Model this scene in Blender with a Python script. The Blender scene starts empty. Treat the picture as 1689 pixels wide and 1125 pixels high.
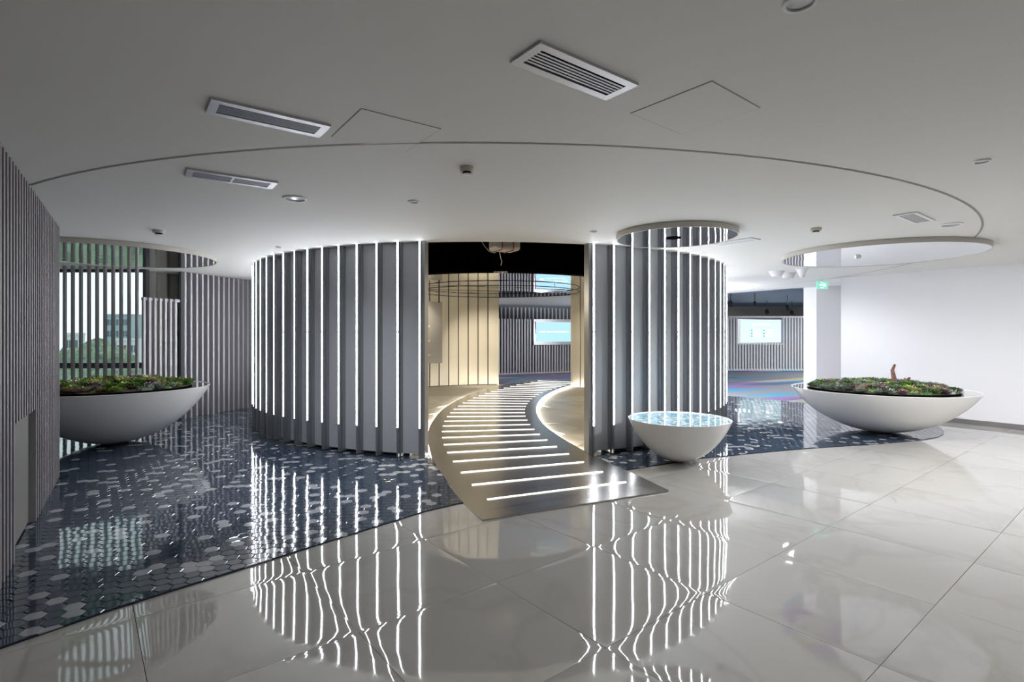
import bpy, bmesh, math, random
from mathutils import Vector, Matrix
random.seed(7)
S = bpy.context.scene
COL = S.collection
# ------------------------------------------------------------------ camera, world, exposure
CAMZ, CEIL, F, HZ, CX = 1.6, 2.8, 885.0, 552.0, 844.5
cam_d = bpy.data.cameras.new('camera'); cam = bpy.data.objects.new('camera', cam_d); COL.objects.link(cam)
cam.location = (0, 0, CAMZ); cam.rotation_euler = (math.pi/2, 0, 0)
cam_d.sensor_width = 36; cam_d.lens = F/1689*36; cam_d.shift_y = (HZ-562.5)/1689; cam_d.clip_end = 600
S.camera = cam
W = bpy.data.worlds.new('overcast_sky'); S.world = W; W.use_nodes = True
bg = W.node_tree.nodes['Background']; bg.inputs[0].default_value = (.86, .95, 1, 1); bg.inputs[1].default_value = 1.6
S.view_settings.view_transform = 'Standard'; S.view_settings.look = 'None'
S.view_settings.exposure = 0.0; S.view_settings.gamma = 1; S.view_settings.use_curve_mapping = False
S.cycles.max_bounces = 8; S.cycles.glossy_bounces = 5; S.cycles.diffuse_bounces = 4; S.cycles.sample_clamp_indirect = 12
LED_POWER, BAR_POWER, GLOW_POWER = 27.0, 1.7, 105.0
def lamp(name, kind, loc, power, color=(1, 1, 1), target=None, size=.1, spot=60, blend=.6, parent=None):
    d = bpy.data.lights.new(name, kind); d.energy = power; d.color = color
    if kind == 'AREA': d.shape = 'DISK'; d.size = size
    else: d.shadow_soft_size = size
    if kind == 'SPOT': d.spot_size = math.radians(spot); d.spot_blend = blend
    o = bpy.data.objects.new(name, d); COL.objects.link(o); o.location = loc
    if target is not None:
        o.rotation_euler = (Vector(target)-Vector(loc)).to_track_quat('-Z', 'Y').to_euler()
    return o

# ------------------------------------------------------------------ projection helpers (photo pixel -> place)
def fl(x, y, z=0.0):
    Y = (CAMZ-z)*F/(y-HZ); return Vector(((x-CX)*Y/F, Y, z))
def ce(x, y, z=CEIL):
    Y = (z-CAMZ)*F/(HZ-y); return Vector(((x-CX)*Y/F, Y, z))
def at(x, y, Y): return Vector(((x-CX)*Y/F, Y, CAMZ-(y-HZ)*Y/F))

# ------------------------------------------------------------------ materials
MATS = {}
def mat(name, color, rough=.5, metal=0.0, emit=None, strength=0.0, spec=.5, coat=0.0, trans=0.0, ior=1.45):
    m = bpy.data.materials.new(name); m.use_nodes = True; b = m.node_tree.nodes['Principled BSDF']
    b.inputs['Base Color'].default_value = (*color, 1); b.inputs['Roughness'].default_value = rough
    b.inputs['Metallic'].default_value = metal; b.inputs['Specular IOR Level'].default_value = spec
    b.inputs['Coat Weight'].default_value = coat; b.inputs['Coat Roughness'].default_value = .03
    b.inputs['Transmission Weight'].default_value = trans; b.inputs['IOR'].default_value = ior
    if emit: b.inputs['Emission Color'].default_value = (*emit, 1); b.inputs['Emission Strength'].default_value = strength
    MATS[name] = m; return m
def nodes(m): return m.node_tree.nodes, m.node_tree.links, m.node_tree.nodes['Principled BSDF']
def add_noise_color(m, c0, c1, scale, detail=4, p0=.35, p1=.65, coord='Object', dist=0.0, stretch=None):
    N, L, b = nodes(m); tc = N.new('ShaderNodeTexCoord'); n = N.new('ShaderNodeTexNoise'); r = N.new('ShaderNodeValToRGB')
    n.inputs['Scale'].default_value = scale; n.inputs['Detail'].default_value = detail; n.inputs['Distortion'].default_value = dist
    r.color_ramp.elements[0].position = p0; r.color_ramp.elements[1].position = p1
    r.color_ramp.elements[0].color = (*c0, 1); r.color_ramp.elements[1].color = (*c1, 1)
    src = tc.outputs[coord]
    if stretch:
        mp = N.new('ShaderNodeMapping'); mp.inputs['Scale'].default_value = stretch; L.new(src, mp.inputs[0]); src = mp.outputs[0]
    L.new(src, n.inputs['Vector']); L.new(n.outputs[0], r.inputs[0]); L.new(r.outputs[0], b.inputs['Base Color'])
    return n, r
def add_bump(m, scale, strength, dist=.01, detail=2, coord='Object', stretch=None):
    N, L, b = nodes(m); tc = N.new('ShaderNodeTexCoord'); n = N.new('ShaderNodeTexNoise'); bp = N.new('ShaderNodeBump')
    n.inputs['Scale'].default_value = scale; n.inputs['Detail'].default_value = detail
    bp.inputs['Strength'].default_value = strength; bp.inputs['Distance'].default_value = dist
    src = tc.outputs[coord]
    if stretch:
        mp = N.new('ShaderNodeMapping'); mp.inputs['Scale'].default_value = stretch; L.new(src, mp.inputs[0]); src = mp.outputs[0]
    L.new(src, n.inputs['Vector']); L.new(n.outputs[0], bp.inputs['Height']); L.new(bp.outputs[0], b.inputs['Normal'])

m_ceil = mat('ceiling_paint', (.78, .77, .74), .7)
m_white = mat('white_paint', (.82, .82, .84), .55)
m_lacquer = mat('white_lacquer', (.78, .77, .75), .22, coat=.25)
m_panel = mat('grey_metal_panel', (.50, .515, .54), .58, .1)
m_fin = mat('fin_metal', (.33, .34, .36), .35, .7)
m_led = mat('led_strip', (1, 1, 1), .5, emit=(.93, .95, 1), strength=LED_POWER)
m_bar = mat('path_light_bar', (1, 1, 1), .5, emit=(1, .95, .86), strength=BAR_POWER)
m_glow = mat('path_edge_glow', (1, 1, 1), .5, emit=(1, .94, .80), strength=GLOW_POWER)
m_path = mat('brushed_steel', (.46, .45, .44), .24, 1.0); add_bump(m_path, 30, .05, .002, 2, stretch=(1, 12, 1))
m_gold = mat('champagne_panel', (.60, .57, .49), .42, .25)
m_groove = mat('dark_groove', (.05, .05, .05), .6)
m_black = mat('black_void_paint', (.004, .004, .005), .9, spec=.1)
m_mirror = mat('mirror_film', (.86, .86, .87), .012, 1.0); add_bump(m_mirror, 2.6, .22, .01, 1, stretch=(1, 1, 1))
m_slat = mat('grey_slat', (.36, .345, .36), .42, .3)
m_slat_dark = mat('slat_backing', (.075, .09, .10), .5, .1)
m_olive = mat('olive_panel', (.22, .22, .20), .5)
m_alu = mat('anodised_aluminium', (.62, .62, .64), .42, .8)
m_gap = mat('shadow_gap', (.30, .27, .23), .6)
m_dark = mat('dark_vent', (.006, .006, .007), 1.0, spec=0)
m_blackmet = mat('black_lamp', (.01, .01, .012), .4)
m_hexdark = mat('blue_tile', (.02, .04, .075), .07, spec=.75, coat=.3); add_noise_color(m_hexdark, (.014, .030, .058), (.030, .052, .085), 3.0)
m_hexlight = mat('pale_tile', (.36, .37, .40), .09, spec=.75, coat=.3)
m_grout = mat('dark_grout', (.012, .018, .026), .25)
m_soil = mat('soil', (.05, .04, .03), .95); add_noise_color(m_soil, (.03, .03, .018), (.12, .11, .06), 14); add_bump(m_soil, 30, .8, .02)
m_greywall = mat('grey_wall', (.30, .29, .29), .6)
m_curtain = mat('beige_blind', (.42, .41, .37), .7)
m_frame = mat('window_frame', (.10, .10, .11), .4, .3)
m_tan = mat('cream_wall', (.62, .58, .50), .6)
m_bluegrey = mat('blue_grey_paint', (.30, .35, .42), .6)
# marble with veins
m_marble = mat('marble', (.6, .58, .54), .035, spec=.85, coat=.0, ior=1.6)
def build_marble():
    N, L, b = nodes(m_marble)
    tc = N.new('ShaderNodeTexCoord'); oi = N.new('ShaderNodeObjectInfo'); add = N.new('ShaderNodeVectorMath'); add.operation = 'MULTIPLY_ADD'
    comb = N.new('ShaderNodeCombineXYZ')
    L.new(oi.outputs['Random'], comb.inputs[0]); L.new(oi.outputs['Random'], comb.inputs[1])
    add.inputs[1].default_value = (17, 31, 5); L.new(comb.outputs[0], add.inputs[0]); L.new(tc.outputs['Object'], add.inputs[2])
    n = N.new('ShaderNodeTexNoise'); n.inputs['Scale'].default_value = .8; n.inputs['Detail'].default_value = 5; n.inputs['Distortion'].default_value = .7
    L.new(add.outputs[0], n.inputs['Vector'])
    sub = N.new('ShaderNodeMath'); sub.operation = 'SUBTRACT'; sub.inputs[1].default_value = .5; L.new(n.outputs[0], sub.inputs[0])
    ab = N.new('ShaderNodeMath'); ab.operation = 'ABSOLUTE'; L.new(sub.outputs[0], ab.inputs[0])
    r = N.new('ShaderNodeValToRGB'); e = r.color_ramp.elements
    e[0].position = 0; e[0].color = (.475, .46, .425, 1); e[1].position = .035; e[1].color = (.51, .497, .465, 1)
    L.new(ab.outputs[0], r.inputs[0]); L.new(r.outputs[0], b.inputs['Base Color'])
    n2 = N.new('ShaderNodeTexNoise'); n2.inputs['Scale'].default_value = 1.5; n2.inputs['Detail'].default_value = 1
    L.new(add.outputs[0], n2.inputs['Vector']); bp = N.new('ShaderNodeBump'); bp.inputs['Strength'].default_value = .16; bp.inputs['Distance'].default_value = .01
    L.new(n2.outputs[0], bp.inputs['Height']); L.new(bp.outputs[0], b.inputs['Normal'])
build_marble()

# ------------------------------------------------------------------ mesh helpers
class MB:
    def __init__(s): s.v = []; s.f = []
    def add(s, vs, fs):
        o = len(s.v); s.v += [tuple(v) for v in vs]; s.f += [tuple(i+o for i in f) for f in fs]; return s
    def box(s, c, hx, hy, hz):            # centre and three half-axis vectors
        c, hx, hy, hz = map(Vector, (c, hx, hy, hz)); vs = []
        for k in (-1, 1):
            for a, b in ((-1, -1), (1, -1), (1, 1), (-1, 1)): vs.append(c+hx*a+hy*b+hz*k)
        return s.add(vs, [(3, 2, 1, 0), (4, 5, 6, 7), (0, 1, 5, 4), (1, 2, 6, 5), (2, 3, 7, 6), (3, 0, 4, 7)])
    def abox(s, x0, x1, y0, y1, z0, z1):
        return s.box(((x0+x1)/2, (y0+y1)/2, (z0+z1)/2), ((x1-x0)/2, 0, 0), (0, (y1-y0)/2, 0), (0, 0, (z1-z0)/2))
    def wall(s, p, q, z0, z1, t):         # vertical slab between two ground points
        p, q = Vector(p[:2]), Vector(q[:2]); d = (q-p); n = Vector((-d.y, d.x)).normalized()*t/2; c = (p+q)/2
        return s.box((c.x, c.y, (z0+z1)/2), (d.x/2, d.y/2, 0), (n.x, n.y, 0), (0, 0, (z1-z0)/2))
    def prism(s, pts, z0, z1):
        n = len(pts); a = [(p[0], p[1], z0) for p in pts]; b = [(p[0], p[1], z1) for p in pts]
        return s.add(a+b, [tuple(range(n))[::-1], tuple(range(n, 2*n))]+[(i, (i+1) % n, n+(i+1) % n, n+i) for i in range(n)])
    def lathe(s, prof, c=(0, 0, 0), n=32, closed=False):
        vs = []; fs = []; m = len(prof)
        for k in range(n):
            a = 2*math.pi*k/n
            for r, z in prof: vs.append((c[0]+r*math.cos(a), c[1]+r*math.sin(a), c[2]+z))
        for k in range(n):
            k2 = (k+1) % n
            for i in range(m-1): fs.append((k*m+i, k2*m+i, k2*m+i+1, k*m+i+1))
        if not closed:
            if prof[0][0] > 1e-6: fs.append(tuple(k*m for k in range(n))[::-1])
            if prof[-1][0] > 1e-6: fs.append(tuple(k*m+m-1 for k in range(n)))
        return s.add(vs, fs)
    def tube(s, pts, r, n=6):
        pts = [Vector(p) for p in pts]; vs = []; fs = []
        rr = r if isinstance(r, (list, tuple)) else [r]*len(pts)
        for i, p in enumerate(pts):
            d = (pts[min(i+1, len(pts)-1)]-pts[max(i-1, 0)]).normalized()
            u = d.cross(Vector((0, 0, 1)) if abs(d.z) < .9 else Vector((1, 0, 0))).normalized(); w = d.cross(u)
            for k in range(n):
                a = 2*math.pi*k/n; vs.append(p+(u*math.cos(a)+w*math.sin(a))*rr[i])
        for i in range(len(pts)-1):
            for k in range(n): fs.append((i*n+k, i*n+(k+1) % n, (i+1)*n+(k+1) % n, (i+1)*n+k))
        fs.append(tuple(range(n))[::-1]); fs.append(tuple((len(pts)-1)*n+k for k in range(n)))
        return s.add(vs, fs)
    def mesh(s, name, m, smooth=False):
        me = bpy.data.meshes.new(name); me.from_pydata(s.v, [], s.f)
        bm = bmesh.new(); bm.from_mesh(me); bmesh.ops.recalc_face_normals(bm, faces=bm.faces); bm.to_mesh(me); bm.free()
        me.materials.append(m)
        if smooth: me.polygons.foreach_set('use_smooth', [True]*len(me.polygons)); me.set_sharp_from_angle(angle=math.radians(35))
        return me
    def build(s, name, m, parent=None, smooth=False): return link(name, s.mesh(name, m, smooth), parent)
def link(name, me, parent=None, loc=None, rotz=None):
    o = bpy.data.objects.new(name, me); COL.objects.link(o)
    if parent is not None: o.parent = parent
    if loc is not None: o.location = loc
    if rotz is not None: o.rotation_euler = (0, 0, rotz)
    return o
def tag(o, label, cat, group=None):
    o['label'] = label; o['category'] = cat
    if group: o['group'] = group
    return o
def struct(o): o['kind'] = 'structure'; return o
def empty(name, loc=(0, 0, 0), rotz=0):
    o = bpy.data.objects.new(name, None); COL.objects.link(o); o.location = loc; o.rotation_euler = (0, 0, rotz); o.empty_display_size = .1; return o
def thing(name, label, cat, loc=(0, 0, 0), group=None, rotz=0): return tag(empty(name, loc, rotz), label, cat, group)
def inside(p, poly):
    c = False; n = len(poly)
    for i in range(n):
        a, b = poly[i], poly[(i+1) % n]
        if (a[1] > p[1]) != (b[1] > p[1]) and p[0] < (b[0]-a[0])*(p[1]-a[1])/(b[1]-a[1])+a[0]: c = not c
    return c
def resample(pts, n):
    pts = [Vector(p) for p in pts]; d = [0]
    for i in range(1, len(pts)): d.append(d[-1]+(pts[i]-pts[i-1]).length)
    out = []; j = 0
    for k in range(n):
        t = d[-1]*k/(n-1)
        while j < len(pts)-2 and d[j+1] < t: j += 1
        u = (t-d[j])/max(d[j+1]-d[j], 1e-9); out.append(pts[j].lerp(pts[j+1], u))
    return out
def smooth_curve(pts, n):                   # Catmull-Rom then even resample
    P = [Vector(p) for p in pts]; P = [P[0]*2-P[1]]+P+[P[-1]*2-P[-2]]; out = []
    for i in range(1, len(P)-2):
        for k in range(8):
            t = k/8; a, b, c, d = P[i-1:i+3]
            out.append(.5*((2*b)+(c-a)*t+(2*a-5*b+4*c-d)*t*t+(3*b-a-3*c+d)*t**3))
    out.append(P[-2]); return resample(out, n)

# ------------------------------------------------------------------ plan of the drum
DC, DR, DB = Vector((-.40, 11.42)), 4.62, 5.9     # centre, front radius, rear half depth
def drum(a, r=DR):                                  # angle from the viewer's side, degrees
    t = math.radians(a); k = r/DR
    X = DC.x+r*math.sin(t); Y = DC.y-(r if math.cos(t) > 0 else DB+(r-DR))*math.cos(t); return Vector((X, Y))
PITCH = 3.75
LEFT_A = [-9.75-PITCH*k for k in range(22)]
RIGHT_A = [18.6+PITCH*k for k in range(20)]

# ================================================================== SETTING
# ---- base floor
fb = struct(MB().prism([(-12, -3.6), (19, -3.6), (19, 35), (-8, 35), (-7.5, 12), (-7.05, 10.0), (-9.3, 9.95), (-12, 9.9)], -.12, -.03).build('floor', m_grout))
# ---- marble tiles
TO, TJ, TI = Vector((1.784, 2.598)), Vector((.7243, .580)), Vector((-.580, .7243))
hex_front = [(-3.1, 2.0), (-2.6, 2.73), (-2.3, 3.13), (-.79, 4.83), (-.5, 5.06), (1.32, 6.30), (2.43, 6.91), (3.82, 7.41), (4.16, 7.52), (5.19, 7.78), (6.15, 8.09), (6.60, 8.33), (6.9, 8.58), (7.14, 8.87), (7.36, 9.22), (7.46, 9.6), (7.4, 10.1)]
hex_poly = hex_front+[(7.1, 11.2), (6.78, 12.42), (5.66, 13.94), (4.6, 15.4), (-5.0, 15.4), (-5.1, 13.6), (-6.3, 10.2), (-6.6, 9.3), (-8.3, 9.2), (-8.3, 6.4), (-5.0, 6.05)]
floor_front = struct(empty('floor_marble'))
g = .928*.5-.0016
def marble_tile():
    mb = MB(); pr = [(g, -.02), (g, -.0016), (g-.012, -.0009), (g-.035, -.0003), (g-.08, 0)]; vs = []
    for h, z in pr: vs += [(-h, -h, z), (h, -h, z), (h, h, z), (-h, h, z)]
    n = 9; fs = []
    for r in range(4): fs += [(r*4+i, r*4+(i+1) % 4, r*4+4+(i+1) % 4, r*4+4+i) for i in range(4)]
    fs.append((16, 17, 18, 19)); mb.add(vs, fs); return mb.mesh('marble_tile', m_marble, True)
tile_me = marble_tile(); ta = math.atan2(TJ.y, TJ.x)
for i in range(-6, 12):
    for j in range(-8, 14):
        c = TO+TJ*(j+.5)+TI*(i+.5)
        if not (-4.6 < c.x < 11.5 and -1.5 < c.y < 13): continue
        if c.y < .4 and abs(c.x) > 3: continue
        if c.y > 9.3 and c.x < 5: continue
        cn = [c+TJ*a+TI*b for a in (-.5, .5) for b in (-.5, .5)]
        if all(inside(p, hex_poly) for p in cn) and inside(c, hex_poly): continue
        if c.x < -3.3 and c.y > 2.2: continue
        o = link('marble_tile', tile_me, floor_front, (c.x, c.y, 0), ta)
        o.rotation_euler = (random.gauss(0, .0009), random.gauss(0, .0009), ta+random.choice((0, 1, 2, 3))*math.pi/2)
# ---- hexagon tile floor
floor_hex = struct(MB().prism(hex_poly, -.028, .005).build('floor_hexagon', m_grout))
S6 = .100; RH = S6/math.sqrt(3)-.0014; A0 = math.radians(8)
e1 = Vector((math.cos(A0), math.sin(A0)))*S6; e2 = Vector((math.cos(A0+math.pi/3), math.sin(A0+math.pi/3)))*S6
def hexmesh(name, m, pts=None):
    if pts is None: pts = [Vector((math.cos(A0+math.pi/6+k*math.pi/3), math.sin(A0+math.pi/6+k*math.pi/3)))*RH for k in range(6)]
    n = len(pts); q = [p*.93 for p in pts]; c = sum(pts, Vector((0, 0)))/n
    q = [c+(p-c)*.92 for p in pts]
    vs = [(p.x, p.y, 0) for p in pts]+[(p.x, p.y, .0045) for p in pts]+[(p.x, p.y, .007) for p in q]
    fs = [(i, (i+1) % n, n+(i+1) % n, n+i) for i in range(n)]+[(n+i, n+(i+1) % n, 2*n+(i+1) % n, 2*n+i) for i in range(n)]+[tuple(range(2*n, 3*n))]
    return MB().add(vs, fs)
def clip(poly, a, b):                        # keep the left of a->b
    a, b = Vector(a), Vector(b); n = Vector((-(b-a).y, (b-a).x)).normalized(); out = []
    for i in range(len(poly)):
        p, q = poly[i], poly[(i+1) % len(poly)]; dp, dq = (p-a).dot(n)-.003, (q-a).dot(n)-.003
        if dp >= 0: out.append(p)
        if dp*dq < 0: out.append(p.lerp(q, dp/(dp-dq)))
    return out
# walkway outline is needed first, so that no tile lies under it
def wz(Y): return .012+.04*min(1, max(0, (Y-5.2)/2.2))
def wfl(x, y):
    z = .03
    for _ in range(4): z = wz(fl(x, y, z).y)
    return fl(x, y, z)
k7 = 3.8386
def c7(x, y): return wfl(680+x/k7, 580+y/k7)
WL = smooth_curve([c7(*p) for p in [(445, 1065), (325, 960), (200, 790), (130, 680), (98, 550), (120, 455), (200, 360), (330, 285), (470, 236), (600, 206), (720, 183), (800, 172)]], 70)
WR = smooth_curve([c7(*p) for p in [(1625, 878), (1420, 780), (1200, 682), (1040, 600), (900, 515), (820, 447), (785, 375), (800, 320), (850, 272), (950, 228), (1090, 196), (1200, 178)]], 70)
way_poly = [(p.x, p.y) for p in WL]+[(p.x, p.y) for p in reversed(WR)]
hexes = []
for a in range(-140, 190):
    for b in range(-10, 190):
        c = e1*a+e2*b+Vector((0, 0))
        if not (-8.3 < c.x < 7.6 and 1.9 < c.y < 15.3): continue
        if (c-DC).length < DR-.16 or (c.y > DC.y and ((c.x-DC.x)/DR)**2+((c.y-DC.y)/DB)**2 < .95): continue
        if c.y > 12.5 and c.x < -3: continue
        if c.y > 13.9 and c.x < 5.0: continue
        ins = inside(c, hex_poly)
        pts = [c+Vector((math.cos(A0+math.pi/6+k*math.pi/3), math.sin(A0+math.pi/6+k*math.pi/3)))*RH for k in range(6)]
        cnt = sum(inside(p, hex_poly) for p in pts)
        if cnt == 0: continue
        if inside(c, way_poly) and all(inside(p, way_poly) for p in pts): continue
        if cnt < 6:
            best = None
            for i in range(len(hex_front)-1):
                p, q = Vector(hex_front[i]), Vector(hex_front[i+1]); t = max(0, min(1, (c-p).dot(q-p)/(q-p).length_squared))
                d = (p.lerp(q, t)-c).length
                if best is None or d < best[0]: best = (d, p, q)
            if best[0] < .08:
                pts = clip(pts, best[1], best[2])
                if len(pts) < 3: continue
            elif not ins: continue
        else: pts = None
        hexes.append((1/(c.y**3), c, pts, random.random() < .115))
def visible(c):
    x, y = CX+F*c.x/c.y, HZ+F*CAMZ/c.y
    if x < 4 or x > 1689 or y > 1125: return False
    return not (c.x < -3.2 and (c.x+3.22)*.8182+(c.y-3.39)*.5768 < 0)
hexes.sort(key=lambda h: (not visible(h[1]), -h[0]))
me_d = hexmesh('hexagon_tile', m_hexdark).mesh('hexagon_tile', m_hexdark); me_l = hexmesh('hexagon_tile', m_hexlight).mesh('hexagon_tile_pale', m_hexlight)
rest = {0: MB(), 1: MB()}
for i, (_, c, pts, light) in enumerate(hexes):
    light = light or False
    rx, ry = random.gauss(0, .0035), random.gauss(0, .0035)
    if i < 300:
        if pts is None: o = link('hexagon_tile', me_l if light else me_d, floor_hex, (c.x, c.y, .005)); o.rotation_euler = (rx, ry, 0)
        else:
            m = m_hexlight if light else m_hexdark
            link('hexagon_tile', hexmesh('hexagon_tile', m, [p-c for p in pts]).mesh('hexagon_tile', m), floor_hex, (c.x, c.y, .005))
    else:
        h = hexmesh('h', None, None if pts is None else [p-c for p in pts])
        rest[int(light)].add([(c.x+v[0], c.y+v[1], .005+v[2]+(v[1]*rx-v[0]*ry if v[2] > 0 else 0)) for v in h.v], h.f)
for k, m in ((0, m_hexdark), (1, m_hexlight)):
    o = rest[k].build('hexagon_tile_field', m, floor_hex); o['kind'] = 'stuff'
# ---- carpet
m_rug = mat('colour_carpet', (.3, .3, .33), .95)
def build_rug():
    N, L, b = nodes(m_rug); tc = N.new('ShaderNodeTexCoord'); mp = N.new('ShaderNodeMapping'); mp.vector_type = 'TEXTURE'
    mp.inputs['Rotation'].default_value = (0, 0, math.radians(32)); mp.inputs['Scale'].default_value = (2.0, .62, 1); L.new(tc.outputs['Object'], mp.inputs[0])
    sep = N.new('ShaderNodeSeparateXYZ'); L.new(mp.outputs[0], sep.inputs[0])
    sh = N.new('ShaderNodeMath'); sh.operation = 'MULTIPLY_ADD'; sh.inputs[1].default_value = .5; L.new(sep.outputs[1], sh.inputs[0]); L.new(sep.outputs[0], sh.inputs[2])
    fx = N.new('ShaderNodeMath'); fx.operation = 'FLOOR'; L.new(sh.outputs[0], fx.inputs[0])
    fy = N.new('ShaderNodeMath'); fy.operation = 'FLOOR'; L.new(sep.outputs[1], fy.inputs[0])
    cb = N.new('ShaderNodeCombineXYZ'); L.new(fx.outputs[0], cb.inputs[0]); L.new(fy.outputs[0], cb.inputs[1])
    wn = N.new('ShaderNodeTexWhiteNoise'); wn.noise_dimensions = '2D'; L.new(cb.outputs[0], wn.inputs[0])
    r = N.new('ShaderNodeValToRGB'); r.color_ramp.interpolation = 'CONSTANT'; e = r.color_ramp.elements
    cols = [(0, (.19, .19, .21)), (.50, (.07, .23, .35)), (.66, (.21, .14, .30)), (.80, (.36, .36, .39)), (.90, (.36, .34, .11)), (.95, (.08, .14, .22))]
    e[0].color = (*cols[0][1], 1); e[1].position = cols[1][0]; e[1].color = (*cols[1][1], 1)
    for p, c in cols[2:]: n = e.new(p); n.color = (*c, 1)
    L.new(wn.outputs[0], r.inputs[0]); L.new(r.outputs[0], b.inputs['Base Color'])
build_rug()
struct(MB().prism([(6.78, 12.42), (5.66, 13.94), (4.6, 15.4), (-6, 15.4), (-6, 34), (17, 34), (17, 10.5), (7.4, 10.9), (7.1, 11.2)], -.028, .008).build('floor_carpet', m_rug))
# ---- interior floor of the drum with triangle tiles
loop_in = [drum(a, DR-.26) for a in range(-180, 180, 4)]
m_tri = [mat('cream_stone_a', (.62, .59, .53), .3), mat('cream_stone_b', (.52, .49, .43), .3), mat('cream_stone_c', (.70, .67, .61), .3)]
fi = struct(MB().prism(loop_in, -.02, .011).build('floor_interior', mat('stone_joint', (.55, .52, .46), .5)))
ts = .62; th = ts*math.sqrt(3)/2
tri_me = []
for up in (0, 1):
    for m in m_tri:
        p = [(-ts/2, -th/3), (ts/2, -th/3), (0, 2*th/3)]; p = p if up else [(x, -y) for x, y in p][::-1]
        p = [(x*.985, y*.985) for x, y in p]; tri_me.append(MB().prism(p, 0, .006).mesh('triangle_tile', m))
cnt = 0
for r in range(-1, 13):
    for q in range(-16, 17):
        y = 6.95+r*th*.98+(th/3 if q % 2 == 0 else 2*th/3); x = DC.x+q*ts/2+(ts/2 if r % 2 else 0)
        c = Vector((x, y)); d = ((c.x-DC.x)/(DR-.62))**2+((c.y-DC.y)/((DR-.62) if c.y < DC.y else DB-.62))**2
        if d > 1 or inside(c, way_poly) or y > 16.5: continue
        if abs(CX+F*x/y-836) > 260: continue
        link('triangle_tile', tri_me[(3 if q % 2 == 0 else 0)+random.choice((0, 0, 1, 2))], fi, (x, y, .011)); cnt += 1

# ---- main ceiling with the hole over the drum
def plate_with_hole(name, outer, hole, z, t, m):
    bm = bmesh.new(); es = []
    for lp in (outer, hole):
        vs = [bm.verts.new((p[0], p[1], z)) for p in lp]; es += [bm.edges.new((vs[i], vs[(i+1) % len(vs)])) for i in range(len(vs))]
    bmesh.ops.triangle_fill(bm, use_beauty=True, edges=es)
    for f in list(bm.faces):
        if f.normal.z > 0: f.normal_flip()
    g = bmesh.ops.extrude_face_region(bm, geom=list(bm.faces)); bmesh.ops.translate(bm, vec=(0, 0, t), verts=[v for v in g['geom'] if isinstance(v, bmesh.types.BMVert)])
    bmesh.ops.recalc_face_normals(bm, faces=bm.faces)
    me = bpy.data.meshes.new(name); bm.to_mesh(me); bm.free(); me.materials.append(m); return link(name, me)
hole = [drum(a, DR-.13) for a in range(-180, 180, 3)]
ceiling = struct(plate_with_hole('ceiling', [(-12, -3.5), (14, -3.5), (14, 9.2), (9, 12.3), (7.45, 13.7), (6.25, 15.7), (5.6, 17.5), (5.6, 23.2), (-7, 23.2), (-7.5, 12), (-7.05, 10.0), (-9.3, 9.95), (-12, 9.9)], hole, CEIL, .12, m_ceil))
# raised hall ceiling and its curved bulkhead
struct(MB().abox(4.5, 18, 8.5, 35, 3.25, 3.35).build('ceiling_hall', mat('hall_ceiling_paint', (.60, .63, .68), .6)))
bk = [(5.7, 15.2)]+[(7.0+t*.75, 16.6+3.6*(t/7)**.6) for t in range(0, 14)]+[(18, 24), (18, 27), (5.7, 27)]
struct(MB().prism(bk, 3.0, 3.24).build('trim_1', m_bluegrey))
# circular seam, its shadow gap put into the colour of a flat strip
ring = MB(); n = 220
for rr, z in ((7.139, CEIL-.0035), (7.158, CEIL-.0035)): ring.v += [(-.3+rr*math.sin(2*math.pi*k/n), 10.5-rr*math.cos(2*math.pi*k/n), z) for k in range(n)]
ring.f = [(k, (k+1) % n, n+(k+1) % n, n+k) for k in range(n)]
struct(ring.build('seam_gap', m_gap))
# void above the drum
vw = MB(); n = len(hole); vw.v = [(p.x, p.y, CEIL+.1) for p in hole]+[(p.x, p.y, 4.6) for p in hole]
vw.f = [(i, (i+1) % n, n+(i+1) % n, n+i) for i in range(n)]+[tuple(range(n, 2*n))]
struct(vw.build('ceiling_void', m_black))
# mirror ceiling inside, with an arched front edge
arc = [(-4.2, 12.2)]+[(-.35+x, 10.42+.19*x*x if abs(x) < 2.4 else 10.42+.19*x*x) for x in [-3.2+k*.32 for k in range(21)]]+[(3.4, 12.2)]
arc = [p for p in arc if ((p[0]-DC.x)/(DR-.2))**2+((p[1]-DC.y)/(DR-.2))**2 < 1]
back = [drum(a, DR-.2) for a in range(98, 263, 3)]
mir = MB().prism([(p[0], p[1]) for p in arc]+[(p.x, p.y) for p in back], CEIL-.005, CEIL+.03).build('ceiling_mirror', m_mirror); struct(mir)

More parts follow.
